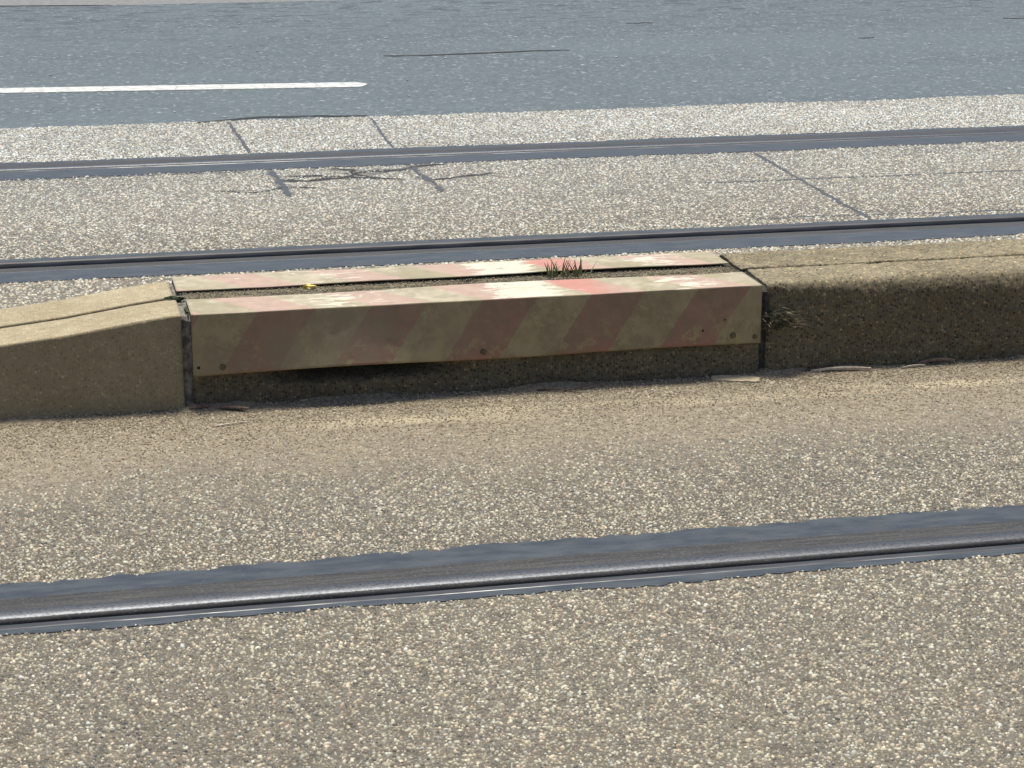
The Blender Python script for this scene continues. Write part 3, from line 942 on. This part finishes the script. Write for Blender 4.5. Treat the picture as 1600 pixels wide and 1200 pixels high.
def blades(name, spots, m, label, cat, seed, width=.0022):
    r = random.Random(seed); V = []; F = []
    for (x, y, z, h, lx, ly) in spots:
        n = 6; base = len(V)
        ang = r.uniform(0, pi)
        for i in range(n):
            t = i / (n - 1)
            px = x + lx * t ** 1.5; py = y + ly * t ** 1.5; pz = z + h * (t - .12 * t * t)
            wv = width * (1 - t) ** .7 + .0002
            cx, cy = cos(ang) * wv, sin(ang) * wv
            V += [(px - cx, py - cy, pz), (px + cx * .2 - cy * .5, py + cy * .2 + cx * .5, pz), (px + cx, py + cy, pz)]
        for i in range(n - 1):
            for k in (0, 1):
                a = base + i * 3 + k; F.append((a, a + 1, a + 4, a + 3))
            F.append((base + i * 3 + 2, base + i * 3, base + i * 3 + 3, base + i * 3 + 5))
    return tag(raw_mesh(name, V, F, m, smooth=False), label, cat)

r = random.Random(5)
sp = []
for cx, spread, nb, hm in ((1.080, .013, 16, .040), (1.100, .011, 14, .048), (1.138, .016, 22, .046), (1.110, .036, 26, .015)):
    for _ in range(nb):
        x = r.gauss(cx, spread * .6); y = r.gauss(4.432, .008)
        sp.append((x, y, .186, hm * r.uniform(.5, 1.15), (x - cx) * 1.3 + r.gauss(0, .007), r.gauss(-.001, .008)))
blades('grass_tuft', sp, M_grass, 'small tuft of green grass growing in the gap between the striped sheets', 'grass tuft', 3)
sp = []
for _ in range(300):
    x = r.gauss(1.524, .019); z = r.gauss(.115, .010)
    sp.append((x, 4.2495, z, r.uniform(-.006, .018), r.uniform(-.012, .030), -r.uniform(.006, .030)))
for _ in range(14):
    sp.append((r.gauss(1.515, .006), 4.249, r.uniform(.10, .118), -r.uniform(.002, .010), r.uniform(.03, .065), -r.uniform(.006, .022)))
blades('weed_clump', sp, M_dry, 'dry weed clump sticking out of the right joint beside the striped sheet', 'weed', 4, .0011)
sp = []
for _ in range(110):
    a = r.uniform(0, 2 * pi); q = r.uniform(0, 1) ** .6
    sp.append((.903 + .015 * q * cos(a), 4.430 + .012 * q * sin(a), .190, r.uniform(.002, .0075), .006 * q * cos(a), .006 * q * sin(a)))
blades('moss_tuft', sp, M_moss, 'tiny dark green moss tuft in the gap, left of the grass tuft', 'moss', 6, .0012)
lump('moss_clump', (.279, 4.388, .195), .020, .010, .0055, 3, M_moss, 'green moss clump on the crossing of the left joint and the kerb seam', 'moss', rough=.8)
lump('moss_clump', (.300, 4.300, .1895), .005, .030, .005, 8, M_moss, 'dark moss strip on the left joint where the striped sheet begins', 'moss', rough=.9)

V, F = [], []
yt = thing('petal', (.566, 4.432, .192), 'crumpled yellow petal lying in the gap between the striped sheets', 'petal')
yt.empty_display_size = .01
o = lump('petal_piece', (0, 0, .004), .0120, .008, .0055, 12, M_yellow, None, None, rough=1.0); o.parent = yt
o = lump('petal_piece', (.008, .002, .003), .006, .005, .0030, 15, M_yellow, None, None, rough=1.0); o.parent = yt

# ------------------------------------------------------------------ grit: silt and crumbs in the gap, at the foot of the kerb and on the road
def grains(name, X, Y, Z, R, m, seed, flat=.6, kind='stuff'):
    r = np.random.default_rng(seed); n = len(X)
    base = np.array([(1, 0, 0), (-1, 0, 0), (0, 1, 0), (0, -1, 0), (0, 0, 1), (0, 0, -1)], float)
    tri = np.array([(0, 2, 4), (2, 1, 4), (1, 3, 4), (3, 0, 4), (2, 0, 5), (1, 2, 5), (3, 1, 5), (0, 3, 5)])
    a = r.uniform(0, 2 * pi, n)
    P = base[None] * r.uniform(.55, 1.35, (n, 6, 1)) * R[:, None, None]
    P[:, :, 2] *= flat
    x = P[:, :, 0] * np.cos(a)[:, None] - P[:, :, 1] * np.sin(a)[:, None]
    y = P[:, :, 0] * np.sin(a)[:, None] + P[:, :, 1] * np.cos(a)[:, None]
    P[:, :, 0] = x + X[:, None]; P[:, :, 1] = y + Y[:, None]; P[:, :, 2] += Z[:, None]
    T = (tri[None] + (np.arange(n) * 6)[:, None, None]).reshape(-1, 3)
    me = bpy.data.meshes.new(name)
    P = P.reshape(-1, 3)
    me.vertices.add(len(P)); me.vertices.foreach_set('co', P.ravel().astype(np.float32))
    me.loops.add(T.size); me.loops.foreach_set('vertex_index', T.ravel().astype(np.int32))
    me.polygons.add(len(T)); me.polygons.foreach_set('loop_start', (np.arange(len(T)) * 3).astype(np.int32))
    me.materials.append(m); me.update(calc_edges=True); me.validate()
    at = me.attributes.new('tone', 'FLOAT', 'POINT')
    at.data.foreach_set('value', np.repeat(np.clip(r.beta(1.4, 1.9, n), 0, 1), 6).astype(np.float32))
    o = bpy.data.objects.new(name, me); C.objects.link(o)
    return tag(o, kind=kind)

def make_grain_mat(name, lo, mid, hi):
    m, g = mat(name)
    col = g.ramp(g.attr('tone'), [(0, lo), (.5, mid), (1, hi)])
    g.out(col, .8, spec=.3)
    return m
M_grain = make_grain_mat('silt_grains', (.10, .075, .05), (.29, .232, .155), (.56, .48, .34))
M_gapgrain = make_grain_mat('gap_grains', (.09, .077, .056), (.24, .21, .155), (.44, .39, .29))

n = 38000
d = rng.exponential(.15, n); X = rng.uniform(-.5, 2.7, n); Y = 4.248 - d
ok = (Y > 3.45); X, Y = X[ok], Y[ok]
R = rng.uniform(.0007, .0026, len(X)) * (1 + .5 * np.exp(-(4.248 - Y) / .02))
o = grains('loose_silt', X, Y, np.full(len(X), .0006) + .010 * np.exp(-(4.248 - Y) / .012) * fbm(X * 6, X * 0 + 2.0, 120, 4), R, M_grain, 200)
tag(o, 'brown silt and crumbs gathered along the foot of the kerb', 'silt')
n = 7000
X = rng.uniform(.295, 1.485, n); Y = rng.uniform(4.355, 4.458, n)
o = grains('gap_grit', X, Y, .1915 + .0022 * fbm(X * 14, Y * 30, 90) + .0006, rng.uniform(.0007, .0022, n), M_gapgrain, 201)
tag(o, 'grey grit filling the gap between the two striped sheets', 'grit')
n = 420
X = rng.uniform(-.4, 5.4, n); Y = rng.uniform(8.05, 12.3, n)
M_speck = make_grain_mat('road_specks', (.30, .30, .28), (.55, .54, .50), (.75, .74, .70))
o = grains('road_grit', X, Y, np.full(n, .0015), rng.uniform(.003, .008, n) * rng.uniform(.5, 1.2, n), M_speck, 202, .35)
tag(o, 'small pale stones scattered over the dark asphalt road', 'grit')

xs = np.arange(-1.2, 2.75, .006)
V = []
for x in xs:
    hh = .002 + .013 * float(sstep(.35, .75, fbm(x * 6, 2.0, 120, 4))); ww = .018 + .05 * float(fbm(x * 5, 5.0, 121, 4))
    for k in range(7):
        t = k / 6
        n_ = float(fbm(x * 60, k * .9, 122, 3)) - .5
        V.append((x, 4.262 - ww * t - .012 * t, max(-.001, hh * (1 - t) ** 1.6 + n_ * .004 * (1 - t) + (.0006 if k < 6 else -.001))))
M_drift = plain('silt_drift', (.12, .09, .06), (.31, .25, .17), 130, .95, 1.0)
tag(raw_mesh('silt_drift', V, [f[::-1] for f in grid_faces(len(xs), 7)], M_drift, smooth=True), 'low drift of brown silt banked against the foot of the kerb', 'silt', kind='stuff')
